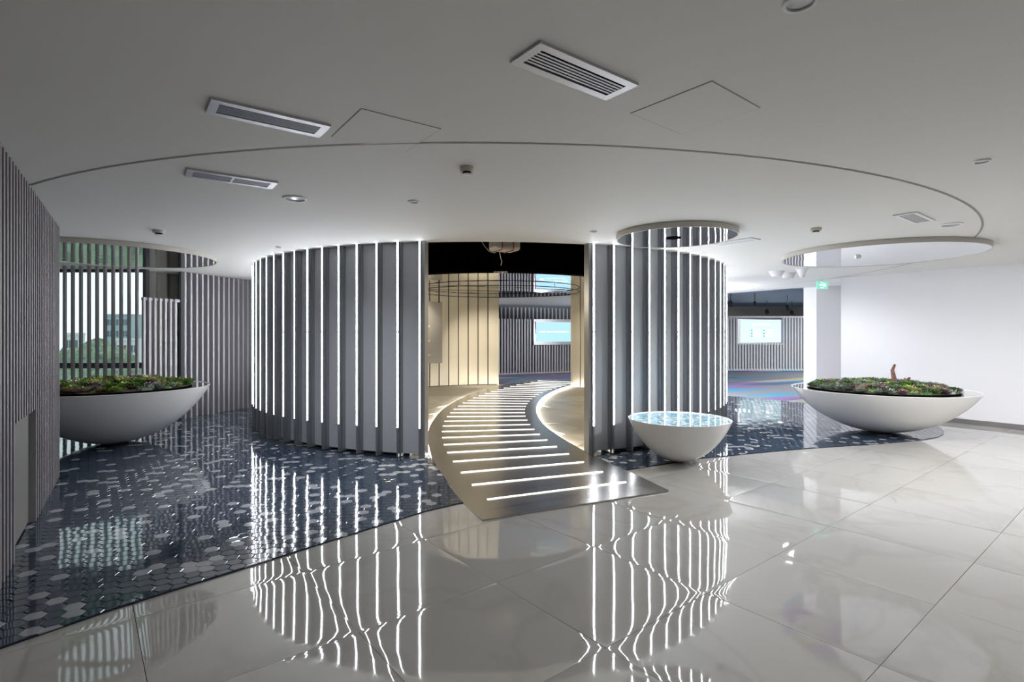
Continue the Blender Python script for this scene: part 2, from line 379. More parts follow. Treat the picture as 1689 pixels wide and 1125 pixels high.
# ---- drum outside: panels, fins and light strips
def drum_wall(name, angles, sgn):
    root = struct(empty(name, (DC.x, DC.y, 0)))
    pw = math.radians(PITCH)*(DR-.1)
    # local frame: +x tangent, -y outwards; built at angle 0
    fin = MB().abox(-.012, .012, -DR, -(DR-.16), .02, CEIL-.001).abox(-.03, .03, -(DR-.045), -(DR-.16), .02, CEIL-.001).mesh('fin', m_fin)
    led_up = MB().abox(-.009, .009, -DR-.003, -DR+.001, 1.645, CEIL-.003).mesh('light_strip', m_led)
    led_dn = MB().abox(-.009, .009, -DR-.003, -DR+.001, .40, 1.632).mesh('light_strip', m_led)
    h = math.radians(PITCH)*.5; r = DR-.10
    pn = MB()
    x0 = r*math.sin(h)-.004
    pn.abox(-x0, x0, -r*math.cos(h), -r*math.cos(h)+.04, .05, CEIL-.004); pan = pn.mesh('panel', m_panel)
    for i, a in enumerate(angles):
        t = math.radians(a)
        f = link('fin', fin, root); f.rotation_euler = (0, 0, t)
        for me in (led_up, led_dn):
            s = link('light_strip', me, f)
        if i < len(angles)-1:
            p = link('panel', pan, root); p.rotation_euler = (0, 0, t+sgn*math.radians(PITCH)/2)
    # jamb at the entrance
    a = math.radians(angles[0]); j = MB().abox(-.035, .035, -(DR-.02), -(DR-.16), .01, CEIL+.1).build('jamb', m_fin, root); j.rotation_euler = (0, 0, a-sgn*.006)
    return root
drum_wall('wall_front_left', LEFT_A, -1); drum_wall('wall_front_right', RIGHT_A, 1)
# inner lining and gold panels
wr = struct(empty('wall_rear', (0, 0, 0)))
def shell(angs, r0, r1, z0, z1):
    mb = MB()
    for i in range(len(angs)-1):
        p, q = drum(angs[i], r0), drum(angs[i+1], r0); p2, q2 = drum(angs[i], r1), drum(angs[i+1], r1)
        mb.prism([p, q, q2, p2], z0, z1)
    return mb
EX0 = EX1 = None
for a10 in range(1200, 2400):
    p = drum(a10/10, DR-.3)
    if EX1 is None and p.x < p.y*(943-CX)/F: EX1 = a10/10
    if EX0 is None and p.x < p.y*(821.5-CX)/F: EX0 = a10/10
def seq(a, b, s):
    out = [a]; d = 1 if b > a else -1
    while (b-out[-1])*d > s: out.append(out[-1]+d*s)
    return out+[b]
shell(seq(RIGHT_A[0]+2.5, EX1, 3), DR-.26, DR-.16, .0, CEIL+.09).build('shell', m_groove, wr)
shell(seq(EX0, 360+LEFT_A[0]-2.5, 3), DR-.26, DR-.16, .0, CEIL+.09).build('shell', m_groove, wr)
def gold(a0, a1):
    pts = [drum(a, DR-.29) for a in seq(a0, a1, .25)]; L = [0]
    for i in range(1, len(pts)): L.append(L[-1]+(pts[i]-pts[i-1]).length)
    n = round(L[-1]/.315); st = L[-1]/n; ends = resample([(p.x, p.y, 0) for p in pts], n+1)
    for i in range(n):
        p, q = ends[i], ends[i+1]; d = (q-p).normalized(); gp = .017
        MB().wall(p+d*gp, q-d*gp, .03, CEIL-.006, .03).build('panel', m_gold, wr)
gold(EX0, 360+LEFT_A[0]-3); gold(EX1, RIGHT_A[0]+3)
for a in (EX0, EX1):
    p, q = drum(a, DR-.31), drum(a, DR+.02); MB().wall(p, q, .01, CEIL+.1, .05).build('jamb', m_gold, wr)
shell(seq(RIGHT_A[-1], EX1, 3), DR-.10, DR-.06, .0, CEIL).build('outer_skin', m_panel, wr)
shell(seq(EX0, 360+LEFT_A[-1], 3), DR-.10, DR-.06, .0, CEIL).build('outer_skin', m_panel, wr)

# ---- left foreground slat wall
U0, UD = Vector((-3.22, 3.39)), Vector((-.5768, .8182)); UN = Vector((.8182, .5768))   # along the wall, and into the room
def up(u, off=0): return U0+UD*u+UN*off
wl = struct(empty('wall_left'))
def wbox(mb, u0, u1, o0, o1, z0, z1):
    p = [up(u0, o0), up(u1, o0), up(u1, o1), up(u0, o1)]; return mb.prism(p, z0, z1)
mb = MB(); wbox(mb, -1.2, .45, -.30, -.05, 0, CEIL); wbox(mb, 1.42, 3.16, -.30, -.05, 0, CEIL); wbox(mb, .45, 1.42, -.30, -.05, .97, CEIL); wbox(mb, .45, .64, -.30, -.085, 0, .97)
mb.build('backing', m_slat_dark, wl)
mb = MB(); wbox(mb, .64, 1.42, -.30, -.045, .03, .97); mb.build('recess_panel', m_olive, wl)
sl_full = MB(); wbox(sl_full, 0, .045, -.05, 0, .005, CEIL-.002); sl_cut = MB(); wbox(sl_cut, 0, .045, -.05, 0, .97, CEIL-.002)
mf, mc = sl_full.mesh('slat', m_slat), sl_cut.mesh('slat', m_slat)
u = -1.1
while u < 3.16:
    d = UD*u; link('slat', mc if .43 < u < 1.39 else mf, wl, (d.x, d.y, 0)); u += .115
wl2 = struct(MB().wall(up(3.2, -.05), (-8.6, 6.4), 0, CEIL, .1).build('wall_side', m_greywall))
# ---- left rear: window screen, low gate, tall screen
def slat_row(name, label, p, q, pitch, z0, z1, w, dpt, m, rail=None, group=None, structure=False):
    p, q = Vector(p), Vector(q); d = (q-p); L = d.length; d /= L
    root = empty(name, (p.x, p.y, 0)); root.rotation_euler = (0, 0, math.atan2(d.y, d.x))
    if structure: struct(root)
    else: tag(root, label, 'slat screen', group)
    me = MB().abox(-w/2, w/2, -dpt/2, dpt/2, z0, z1).mesh('slat', m); n = int(L/pitch)
    for i in range(n+1): link('slat', me, root, (i*pitch, 0, 0))
    for z in rail or []: MB().abox(-w/2, L+w/2, -.012+dpt/2, .012+dpt/2, z-.025, z+.025).build('rail', m, root)
    return root
m_slat_l = mat('pale_slat', (.50, .48, .50), .38, .3)
slat_row('slat_screen', 'tall grey slat screen standing in front of the window behind the planted bowl', (-7.85, 9.25), (-6.51, 9.37), .131, .01, CEIL-.01, .04, .045, m_slat)
slat_row('slat_screen', 'lower slat gate between the window screen and the rear slat wall', (-6.50, 9.47), (-6.27, 10.12), .1, .05, 2.26, .04, .05, m_slat_l, rail=[2.235, .12])
wb = slat_row('wall_rear_left', '', (-6.24, 10.20), (-5.25, 13.6), .131, .01, CEIL-.01, .04, .09, m_slat_l, structure=True)
d = Vector((.99, 3.4)).normalized(); nrm = Vector((-d.y, d.x))*.09
MB().wall(Vector((-6.24, 10.2))+nrm, Vector((-5.25, 13.6))+nrm, 0, CEIL, .06).build('wall_rear_left_backing', m_slat_dark)
bpy.data.objects['wall_rear_left_backing'].parent = wb; bpy.data.objects['wall_rear_left_backing'].matrix_parent_inverse = Matrix.LocRotScale(wb.location, wb.rotation_euler, None).inverted()
bpy.data.objects['wall_rear_left_backing'].name = 'backing'
# corrugated blind behind the gate
mb = MB(); p, q = Vector((-6.93, 10.12)), Vector((-6.1, 11.9)); L = (q-p).length; d = (q-p)/L; nn = Vector((-d.y, d.x)); k = 90; pts = []
for i in range(k+1):
    t = L*i/k; pts.append(p+d*t+nn*(.04*math.sin(t*2*math.pi/.22)))
mb.v = [(a.x, a.y, 0) for a in pts]+[(a.x, a.y, CEIL) for a in pts]+[(a.x+nn.x*.02, a.y+nn.y*.02, 0) for a in pts]+[(a.x+nn.x*.02, a.y+nn.y*.02, CEIL) for a in pts]
K = k+1; mb.f = [(i, i+1, K+i+1, K+i) for i in range(k)]+[(2*K+i+1, 2*K+i, 3*K+i, 3*K+i+1) for i in range(k)]
tag(mb.build('window_blind', m_curtain, smooth=True), 'beige pleated blind hanging behind the lower slat gate', 'blind')
# window
m_glass = bpy.data.materials.new('window_glass'); m_glass.use_nodes = True
N = m_glass.node_tree.nodes; Lk = m_glass.node_tree.links; N.clear()
o_ = N.new('ShaderNodeOutputMaterial'); mx = N.new('ShaderNodeMixShader'); tr = N.new('ShaderNodeBsdfTransparent'); gl = N.new('ShaderNodeBsdfGlossy'); fr = N.new('ShaderNodeFresnel')
tr.inputs[0].default_value = (.90, .97, .96, 1); gl.inputs['Roughness'].default_value = .01; fr.inputs[0].default_value = 1.35
Lk.new(fr.outputs[0], mx.inputs[0]); Lk.new(tr.outputs[0], mx.inputs[1]); Lk.new(gl.outputs[0], mx.inputs[2]); Lk.new(mx.outputs[0], o_.inputs[0])
win = struct(empty('window_1', (-7.9, 9.9, 0)))
def wpart(name, x0, x1, z0, z1, m, t=.06): return MB().abox(x0, x1, -t/2, t/2, z0, z1).build(name, m, win)
wpart('pane', -1.0, 1.12, .08, .98, m_glass, .012); wpart('pane', -1.0, 1.12, 1.08, 2.75, m_glass, .012)
wpart('transom', -1.0, 1.12, .98, 1.08, m_frame); wpart('sill', -1.0, 1.12, 0, .08, m_frame); wpart('window_header', -1.0, 1.12, 2.75, CEIL, m_frame, .1)
wpart('mullion', 1.12, 1.18, 0, CEIL, m_frame, .1); wpart('mullion', -1.3, -.98, 0, CEIL, m_frame, .1)
wsl = struct(MB().wall((-8.6, 6.4), (-9.2, 9.9), 0, CEIL, .1).build('wall_far_left', m_greywall))
# ---- right: white wall, column, baseboard
WA, WB = Vector((6.93, 11.3)), Vector((8.59, 9.0)); wd = (WB-WA).normalized(); WE = WA+wd*9
wrt = struct(MB().prism([WA, WE, WE+Vector((3, 2)), WA+Vector((wd.y*-1, wd.x)) * .0+Vector((2.2, 1.2))], 0, CEIL).build('wall_right', m_white))
wn_ = Vector((-wd.y, wd.x)); wn_ = wn_ if wn_.x < 0 else -wn_
struct(MB().wall(WA+wd*.02+wn_*.008, WE+wn_*.008, .002, .085, .016).build('baseboard_right', mat('steel_skirting', (.34, .33, .33), .3, .6)))
struct(MB().prism([(7.50, 13.8), (7.66, 13.5), (9.6, 12.9), (9.8, 13.6)], 0, 3.3).build('wall_column', mat('column_paint', (.80, .79, .80), .55)))
# ---- shell that closes the building
struct(MB().abox(-12, 14, -3.6, -3.5, 0, CEIL).build('wall_back', m_greywall))
struct(MB().wall((14, -3.5), (14, 9.5), 0, CEIL, .1).build('wall_far_right', m_white))
struct(MB().wall((-12, -3.5), (-4.2, 0.6), 0, CEIL, .1).build('wall_near_left', m_greywall))
struct(MB().wall((-4.2, .6), up(-1.1, -.2), 0, CEIL, .1).build('wall_near_return', m_greywall))
struct(MB().abox(-7, 18, 34, 34.1, 0, 3.4).build('wall_hall_end', m_tan))
struct(MB().wall((17.5, 9), (17.5, 34), 0, 3.4, .1).build('wall_hall_right', m_tan))
struct(MB().wall((-5.2, 13.6), (-7, 34), 0, 3.4, .1).build('wall_hall_left', m_greywall))

# ================================================================== THINGS
# ---- walkway
way = thing('curved_walkway', 'curved brushed steel walkway with glowing cross bars leading into the round room', 'walkway')
mb = MB(); n = len(WL); lo = []
for P_, s in ((WL, 1), (WR, -1)):
    mb.v += [(p.x, p.y, wz(p.y)) for p in P_]
for P_ in (WL, WR): mb.v += [(p.x, p.y, max(.0005, wz(p.y)-.012)) for p in P_]
for i in range(n-1):
    mb.f += [(i, i+1, n+i+1, n+i), (2*n+i, 3*n+i, 3*n+i+1, 2*n+i+1), (i, 2*n+i, 2*n+i+1, i+1), (n+i, n+i+1, 3*n+i+1, 3*n+i)]
mb.f += [(0, n, 3*n, 2*n), (n-1, 3*n-1, 4*n-1, 2*n-1)]
mb.build('deck', m_path, way)
bars = [(475, 938, 1352, 827), (378, 845, 1205, 762), (308, 767, 1085, 700), (258, 697, 992, 648), (222, 640, 915, 602), (200, 590, 855, 560), (190, 546, 808, 524), (188, 507, 772, 492), (193, 472, 746, 462), (203, 441, 728, 434), (220, 413, 717, 409), (240, 388, 714, 387), (262, 365, 714, 366), (290, 345, 720, 347), (320, 325, 730, 330), (350, 310, 743, 314), (385, 294, 760, 298), (420, 280, 780, 284), (460, 266, 802, 272), (500, 253, 828, 260), (540, 242, 853, 248), (580, 231, 882, 239), (620, 220, 912, 230), (660, 211, 943, 221), (710, 202, 975, 213), (750, 194, 1020, 204), (795, 185, 1060, 195)]
for x0, y0, x1, y1 in bars:
    p, q = c7(x0, y0), c7(x1, y1); d = (q-p); d.normalize(); nn = Vector((-d.y, d.x, 0))*.012
    a = [p-nn, q-nn, q+nn, p+nn]; mb = MB()
    mb.v = [(v.x, v.y, wz(v.y)-.004) for v in a]+[(v.x, v.y, wz(v.y)+.008) for v in a]
    mb.f = [(3, 2, 1, 0), (4, 5, 6, 7), (0, 1, 5, 4), (1, 2, 6, 5), (2, 3, 7, 6), (3, 0, 4, 7)]
    mb.build('light_bar', m_bar, way)
for P_, s in ((WL, -1), (WR, 1)):           # glow strips tucked under both edges inside the room
    pts = [p for p in P_ if p.y > 7.0 and p.y < 16.6]; off = []
    for i, p in enumerate(pts):
        d = (pts[min(i+1, len(pts)-1)]-pts[max(i-1, 0)]); d.z = 0; d.normalize(); off.append(Vector((p.x-s*d.y*-.0, p.y, 0))-Vector((d.y, -d.x, 0))*s*.008)
    mb = MB()
    for p in off: mb.v += [(p.x, p.y, .018), (p.x, p.y, wz(p.y)-.0125)]
    mb.f = [(2*i, 2*i+2, 2*i+3, 2*i+1) for i in range(len(off)-1)]
    mb.build('edge_light', m_glow, way)

# ---- bowls
def bowl(label, cx, cy, R, h):
    t = thing('bowl_planter', label, 'bowl', (cx, cy, .012))
    A = 4.3; rr = lambda t: R*math.sqrt(t*(A-t)/(A-1))
    prof = [(0.0, 0.0), (.12*R, .001)]+[(rr((k/30)**1.5), h*(k/30)**1.5) for k in range(2, 31)]
    prof += [(R-.012, h+.004), (R-.022, h-.004), (R-.04, h-.02), (0, h-.02)]
    MB().lathe(prof, n=96).build('bowl_shell', m_lacquer, t, smooth=True)
    return t
def bowl_top(t, R, h, m, name='mirror_top'):
    MB().lathe([(0, h-.018), (R-.028, h-.018), (R-.028, h-.006), (0, h-.006)], n=96).build(name, m, t, smooth=True)
m_tray = mat('dark_tray', (.10, .10, .10), .12, .8)
BL = (-5.85, 7.9, 1.23, .81); BRt = (6.05, 8.82, 1.30, .70); BS = (2.10, 6.75, .628, .535)
b1 = bowl('large white bowl of succulents at the left in front of the window', *BL); bowl_top(b1, BL[2], BL[3], m_mirror)
b2 = bowl('large white bowl of succulents at the right by the white wall', *BRt); bowl_top(b2, BRt[2], BRt[3], m_mirror)
b3 = bowl('small white bowl with a projected blue water pattern beside the walkway', *BS)
for b, (cx, cy, R, h) in ((b1, BL), (b2, BRt)):
    MB().lathe([(0, h-.004), (R*.80, h-.004), (R*.82, h+.012), (R*.805, h+.012), (R*.79, h+.004), (0, h+.004)], n=80).build('tray', m_tray, b, smooth=True)
    mb = MB(); rings = 10; sg = 40; mb.v = [(0, 0, h+.085)]
    for r in range(1, rings+1):
        for k in range(sg):
            rr = R*.785*r/rings; a = 2*math.pi*k/sg; z = h+.006+.08*(1-(r/rings)**2)+(random.uniform(-.012, .018) if r < rings else 0)
            mb.v.append((rr*math.cos(a), rr*math.sin(a), z))
    mb.f = [(0, 1+k, 1+(k+1) % sg) for k in range(sg)]
    for r in range(rings-1): mb.f += [(1+r*sg+k, 1+(r+1)*sg+k, 1+(r+1)*sg+(k+1) % sg, 1+r*sg+(k+1) % sg) for k in range(sg)]
    mb.build('soil', m_soil, b, smooth=True)
m_water = mat('projected_water', (.25, .5, .65), .02, spec=.8, coat=1.0)
def build_water():  # projected caustic light painted into emission and base colour
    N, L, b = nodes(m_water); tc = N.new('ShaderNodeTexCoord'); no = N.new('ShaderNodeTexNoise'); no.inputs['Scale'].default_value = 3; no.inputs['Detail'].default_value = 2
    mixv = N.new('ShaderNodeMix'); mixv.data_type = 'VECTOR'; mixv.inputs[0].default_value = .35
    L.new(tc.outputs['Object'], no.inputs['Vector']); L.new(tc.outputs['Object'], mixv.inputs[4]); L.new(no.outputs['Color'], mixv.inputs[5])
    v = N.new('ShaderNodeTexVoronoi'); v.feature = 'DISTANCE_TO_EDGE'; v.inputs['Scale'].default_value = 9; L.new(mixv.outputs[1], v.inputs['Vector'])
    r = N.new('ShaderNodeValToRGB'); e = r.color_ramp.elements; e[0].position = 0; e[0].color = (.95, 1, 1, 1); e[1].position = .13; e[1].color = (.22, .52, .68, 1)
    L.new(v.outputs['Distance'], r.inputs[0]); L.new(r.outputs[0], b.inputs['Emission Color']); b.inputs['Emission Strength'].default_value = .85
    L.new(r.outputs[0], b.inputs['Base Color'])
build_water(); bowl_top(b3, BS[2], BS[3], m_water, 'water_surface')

# ---- succulents
def rosette(n_rings, base, length, width, lift, cup=.3):
    mb = MB()
    for r in range(n_rings):
        k = base-r*2; f = 1-r/n_rings*.55; el = lift+r*(1.25-lift)/max(1, n_rings)
        for i in range(k):
            a = 2*math.pi*(i+.5*(r % 2))/k+random.uniform(-.1, .1); e = el+random.uniform(-.1, .1); l = length*f*random.uniform(.85, 1.1); w = width*f
            d = Vector((math.cos(a)*math.cos(e), math.sin(a)*math.cos(e), math.sin(e))); s = Vector((-math.sin(a), math.cos(a), 0)); up_ = d.cross(s)*-1
            if up_.z < 0: up_ = -up_
            mb.add([d*l*.08, d*l*.6+s*w+up_*w*cup, d*l+up_*w*.3, d*l*.6-s*w+up_*w*cup, d*l*.55-up_*w*.35], [(0, 1, 2, 4), (0, 4, 2, 3), (0, 3, 2, 1)])
    return mb
def spiky(nb, length, spread):
    mb = MB().lathe([(0, -.01), (.06, -.004), (.045, .012), (0, .018)], n=8)
    for i in range(nb):
        a = random.uniform(0, 6.28); e = random.uniform(.35, 1.45); l = length*random.uniform(.6, 1.1); b0 = Vector((random.gauss(0, spread), random.gauss(0, spread), 0))
        d = Vector((math.cos(a)*math.cos(e), math.sin(a)*math.cos(e), math.sin(e))); s = d.cross(Vector((0, 0, 1))).normalized()*l*.11; u_ = d.cross(s)
        mb.add([b0-s, b0+s, b0+d*l*.6+s*.9, b0+d*l, b0+d*l*.6-s*.9, b0+d*l*.5+u_*.5], [(0, 1, 2, 5), (5, 2, 3), (5, 3, 4), (0, 5, 4), (0, 4, 3, 2, 1)])
    return mb
def leafmat(name, c0, c1):
    m = mat(name, c0, .45); N, L, b = nodes(m); oi = N.new('ShaderNodeObjectInfo'); r = N.new('ShaderNodeValToRGB')
    r.color_ramp.elements[0].color = (*c0, 1); r.color_ramp.elements[1].color = (*c1, 1); L.new(oi.outputs['Random'], r.inputs[0]); L.new(r.outputs[0], b.inputs['Base Color']); return m
lm = {'green': leafmat('green_leaf', (.10, .22, .05), (.22, .38, .09)), 'lime': leafmat('lime_leaf', (.36, .48, .12), (.55, .62, .24)),
      'grey': leafmat('grey_leaf', (.24, .31, .25), (.42, .46, .39)), 'purple': leafmat('purple_leaf', (.20, .12, .13), (.36, .27, .28)),
      'dark': leafmat('dark_leaf', (.06, .14, .04), (.11, .22, .06)), 'cream': leafmat('cream_leaf', (.48, .42, .27), (.60, .50, .36))}
kinds = []
for nm, mk, desc in (('rosette_succulent', 'green', 'green rosette succulent'), ('rosette_succulent', 'lime', 'yellow green rosette succulent'), ('rosette_succulent', 'grey', 'grey green rosette succulent'),
                     ('rosette_succulent', 'purple', 'dusky purple rosette succulent'), ('rosette_succulent', 'cream', 'pale cream rosette succulent'),
                     ('spiky_succulent', 'green', 'bright green spiky succulent clump'), ('spiky_succulent', 'dark', 'dark green needle succulent clump'), ('spiky_succulent', 'grey', 'grey green spiky succulent clump')):
    me = (rosette(4, 10, .085, .024, .28) if 'rosette' in nm else spiky(40, .055, .03)).mesh(nm, lm[mk]); kinds.append((nm, me, desc, mk))
def plant(b, spec, nmin, where, wts):
    cx, cy, R, h = spec; placed = []; tries = 0
    while len(placed) < nmin and tries < 20000:
        tries += 1; r = R*.76*math.sqrt(random.random()); a = random.uniform(0, 6.2832); p = Vector((r*math.cos(a), r*math.sin(a)))
        if any((p-q).length < .088 for q in placed): continue
        placed.append(p)
        w = wts(p.x/R, p.y/R); k = random.choices(range(8), w)[0]; nm, me, desc, mk = kinds[k]
        z = .018+h+.08*(1-(r/(R*.785))**2)
        o = link(nm, me, None, (cx+p.x, cy+p.y, z), random.uniform(0, 6.28)); s = random.uniform(.95, 1.5); o.scale = (s, s, s*random.uniform(1.0, 1.5))
        ux, uy = p.x/R, p.y/R
        sec = 'in the middle of' if math.hypot(ux, uy) < .32 else 'by the near edge of' if uy < -abs(ux) else 'by the far edge of' if uy > abs(ux) else 'at the left end of' if ux < 0 else 'at the right end of'
        tag(o, '%s %s the %s bowl' % (desc, sec, where), 'succulent', '%ss %s the %s bowl' % (desc, sec, where))
plant(b1, BL, 150, 'large left', lambda x, y: (5, 5 if abs(x-.05) < .4 else .6, 1.4, 1.4 if x > .1 else .5, 1.6 if abs(x) < .4 else .5, .5, 1.0, .2))
plant(b2, BRt, 165, 'large right', lambda x, y: (2.2, 1.6 if abs(x) < .3 else .3, 4, 2.4, 1.2 if abs(x) < .3 else .2, .7, .2, .8))
m_wood = mat('driftwood', (.13, .06, .04), .8); add_noise_color(m_wood, (.07, .03, .02), (.22, .11, .08), 20)
def driftwood(label, loc, branches, s=1):
    t = MB()
    for pts, r in branches: t.tube([Vector(p)*s for p in pts], [r*s*(1-.22*i) for i in range(len(pts))], 7)
    o = t.build('driftwood', m_wood, None, True); o.location = loc; return tag(o, label, 'driftwood')
zR = .012+BRt[3]+.04
driftwood('upright forked piece of red brown driftwood in the right bowl', (BRt[0]+.12, BRt[1]-.1, zR), [([(0, 0, 0), (.03, 0, .10), (.01, 0, .20), (.04, 0, .27)], .035), ([(-.1, 0, .01), (.05, 0, .03), (.15, .0, .06), (.22, 0, .11)], .032), ([(-.16, .02, .0), (-.08, 0, .04), (0, 0, .03)], .03)], 1.35)
driftwood('lying piece of brown driftwood near the rim of the right bowl', (BRt[0]-.55, BRt[1]-.55, zR-.02), [([(-.2, 0, 0), (-.05, .02, .05), (.1, 0, .05), (.24, -.04, .03)], .055)])
driftwood('small piece of orange brown driftwood among the succulents of the left bowl', (BL[0]+.5, BL[1]+.1, .012+BL[3]+.05), [([(-.12, 0, .0), (-.05, 0, .06), (.03, 0, .05), (.1, 0, .02)], .04)])
m_stone = mat('pale_stone', (.5, .46, .4), .8)
def stone(label, loc, s):
    bm = bmesh.new(); bmesh.ops.create_icosphere(bm, subdivisions=2, radius=s)
    for v in bm.verts: v.co *= random.uniform(.8, 1.1); v.co.z *= .6
    me = bpy.data.meshes.new('stone'); bm.to_mesh(me); bm.free(); me.materials.append(m_stone); o = link('stone', me, None, loc); tag(o, label, 'stone')
stone('pale stone at the near edge of the soil in the left bowl', (BL[0]-.05, BL[1]-.8, .012+BL[3]+.04), .07)
stone('pale grey stone on the soil near the wall side of the right bowl', (BRt[0]+.35, BRt[1]-.7, .012+BRt[3]+.04), .06)

# ---- hanging mirror discs
def disc(label, cx, cy, R):
    t = thing('ceiling_disc', label, 'ceiling disc', (cx, cy, CEIL-.062))
    MB().lathe([(R-.03, .058), (R, .058), (R, -.004), (R-.012, -.004), (R-.012, .004), (R-.03, .004)], n=128, closed=True).build('rim', mat('disc_rim', (.55, .52, .47), .4, .2), t, smooth=True)
    MB().lathe([(0, 0), (R-.012, 0), (R-.012, .05), (0, .05)], n=128).build('mirror_face', m_mirror, t); return t
disc('large round mirror disc under the ceiling above the left planted bowl', -5.8, 7.85, 1.3)
d2 = disc('small round mirror disc under the ceiling above the water bowl', 1.93, 6.33, .69)
d3 = disc('large round mirror disc under the ceiling above the right planted bowl', 5.32, 7.8, 1.25)
MB().lathe([(0, -.006), (.085, -.006), (.085, .01), (0, .01)], n=32).build('projection_port', m_dark, d2).location = (-.03, -.02, 0)
MB().lathe([(0, -.03), (.03, -.03), (.045, -.006), (.05, .01), (0, .01)], n=24).build('sprinkler', m_alu, d3).location = (-.28, .02, 0)

# ---- ceiling vents
def rect4(A, B, C, D):
    A, B, C, D = [ce(*p) for p in (A, B, C, D)]; c = (A+B+C+D)/4; u = ((B-A)+(C-D))/2; v = ((D-A)+(C-B))/2
    L, Wd = u.length, v.length; u.normalize(); return c, L, abs(v.dot(Vector((-u.y, u.x, 0)))), math.atan2(u.y, u.x)
def vent(label, corners, nsl, bar=False, m=None):
    m = m or m_alu; c, L, Wd, a = rect4(*corners); t = thing('ceiling_vent', label, 'vent', (c.x, c.y, CEIL), rotz=a)
    fw = min(.06, Wd*.2); z0, z1 = -.013, -.001
    fr = MB().abox(-L/2, L/2, -Wd/2, -Wd/2+fw, z0, z1).abox(-L/2, L/2, Wd/2-fw, Wd/2, z0, z1).abox(-L/2, -L/2+fw, -Wd/2+fw, Wd/2-fw, z0, z1).abox(L/2-fw, L/2, -Wd/2+fw, Wd/2-fw, z0, z1); fr.build('frame', m, t)
    MB().abox(-L/2+fw, L/2-fw, -Wd/2+fw, Wd/2-fw, -.004, -.001).build('duct', m_dark, t)
    iw = Wd-2*fw; st = iw/nsl
    for k in range(1, nsl):
        y = -iw/2+st*k; MB().box((0, y, -.0105), (L/2-fw, 0, 0), (0, st*.2, -.001), (0, 0, .0012)).build('louvre', m, t)
    if bar: MB().abox(-.008, .008, -iw/2, iw/2, -.013, -.006).build('divider', m, t)
    return t
vent('silver slotted vent nearest the top of the ceiling with six dark slots', [(891.6, 66), (1051.8, 136), (1001, 162.6), (841, 100)], 6)
vent('long silver slotted vent at the upper left beside the square hatch', [(348, 160), (546.5, 205), (526.6, 224.5), (339, 183)], 6)
vent('slim divided vent left of the round downlight', [(308.7, 276.6), (457.6, 299.4), (449.3, 310.3), (304.3, 288.4)], 7, True)
vent('white vent with fine louvres beside the oval downlight at right', [(1511.5, 348.7), (1542.6, 361.8), (1507.8, 368.6), (1473, 354.4)], 8, m=m_white)
vent('faint long vent next to the small mirror disc', [(1171, 401.8), (1239.7, 391.5), (1253.4, 394), (1186, 405.3)], 6, True, m=m_white)
def hatch(label, corners):
    c, L, Wd, a = rect4(*corners); t = thing('ceiling_hatch', label, 'hatch', (c.x, c.y, CEIL), rotz=a); w = .004
    MB().abox(-L/2+w, L/2-w, -Wd/2+w, Wd/2-w, -.003, -.0005).build('hatch_panel', m_ceil, t)
    MB().abox(-L/2, L/2, -Wd/2, Wd/2, -.0018, -.0004).build('gap', m_gap, t)
hatch('square flush access hatch crossing the circular ceiling seam', [(595, 178), (727, 212), (668, 251), (547, 225)])
hatch('square flush access hatch right of the nearest vent', [(1172, 132), (1255, 177), (1122, 221), (1042, 187)])
# ---- detectors, downlights
def detector(label, x, y, s=1):
    p = ce(x, y); t = thing('smoke_detector', label, 'detector', p); m = m_white
    MB().lathe([(0, 0), (.052*s, 0), (.052*s, -.018), (.045*s, -.034), (0, -.034)], n=24).build('base', m_tan, t, True)
    MB().lathe([(0, -.034), (.030*s, -.034), (.030*s, -.050), (0, -.050)], n=12).build('vent_ring', m_dark, t)
    MB().lathe([(0, -.048), (.034*s, -.048), (.032*s, -.055), (0, -.057)], n=24).build('cap', m_white, t, True)
detector('cream smoke detector in the middle of the ceiling', 770, 276, 1.0); detector('cream smoke detector over the left mirror disc', 262, 380, 1.2); detector('cream smoke detector left of the right mirror disc', 1346, 376, 1.1)
def downlight(label, x, y, R, lens=True):
    p = ce(x, y); t = thing('downlight', label, 'downlight', p)
    MB().lathe([(R*.74, -.001), (R, -.001), (R*.97, -.010), (R*.78, -.012), (R*.74, -.006)], n=36, closed=True).build('ring', m_white, t, True)
    MB().lathe([(0, -.003), (R*.75, -.003), (R*.75, -.001), (0, -.001)], n=36).build('lens', mat('lens', (.55, .62, .66), .15) if lens else m_white, t)
downlight('round white downlight with pale blue lens left of centre', 487, 327, .105); downlight('flat round white downlight above the right mirror disc', 1568, 370, .11)
downlight('small white round spot just above the left drum wall', 682, 332, .05, False); downlight('small white round spot over the right entrance edge', 979, 381, .04, False)
downlight('white round ceiling speaker at the far upper right', 1619, 265, .05, False); downlight('white round fitting cut by the top edge of the picture', 1320, 2, .06, False)
downlight('tiny round spot near the left end of the drum wall', 460, 407, .04, False)
def cone(label, x, y, s, narrow=False):
    p = ce(x, y); t = thing('cone_lamp', label, 'ceiling lamp', p)
    pr = [(0, 0), (.13, 0), (.085, -.03), (.06, -.09), (.035, -.16), (0, -.165)] if narrow else [(0, 0), (.14, 0), (.125, -.03), (.085, -.10), (.08, -.105), (0, -.1)]
    MB().lathe([(r*s, z*s) for r, z in pr], n=32).build('shade', m_white, t, True)
    MB().lathe([(0, -.102*s if not narrow else -.166*s), (.05*s if not narrow else .012*s, -.107*s if not narrow else -.166*s), (0, -.108*s if not narrow else -.168*s)], n=20).build('opening', m_white, t)
cone('left of the two blunt white cone lamps beneath the right mirror disc', 1281, 447.5, 1.0); cone('blunt white cone lamp between its twin and the pointed lamp', 1300, 450.5, 1.0); cone('pointed white cone lamp beneath the right mirror disc', 1323, 443, 1.0, True)
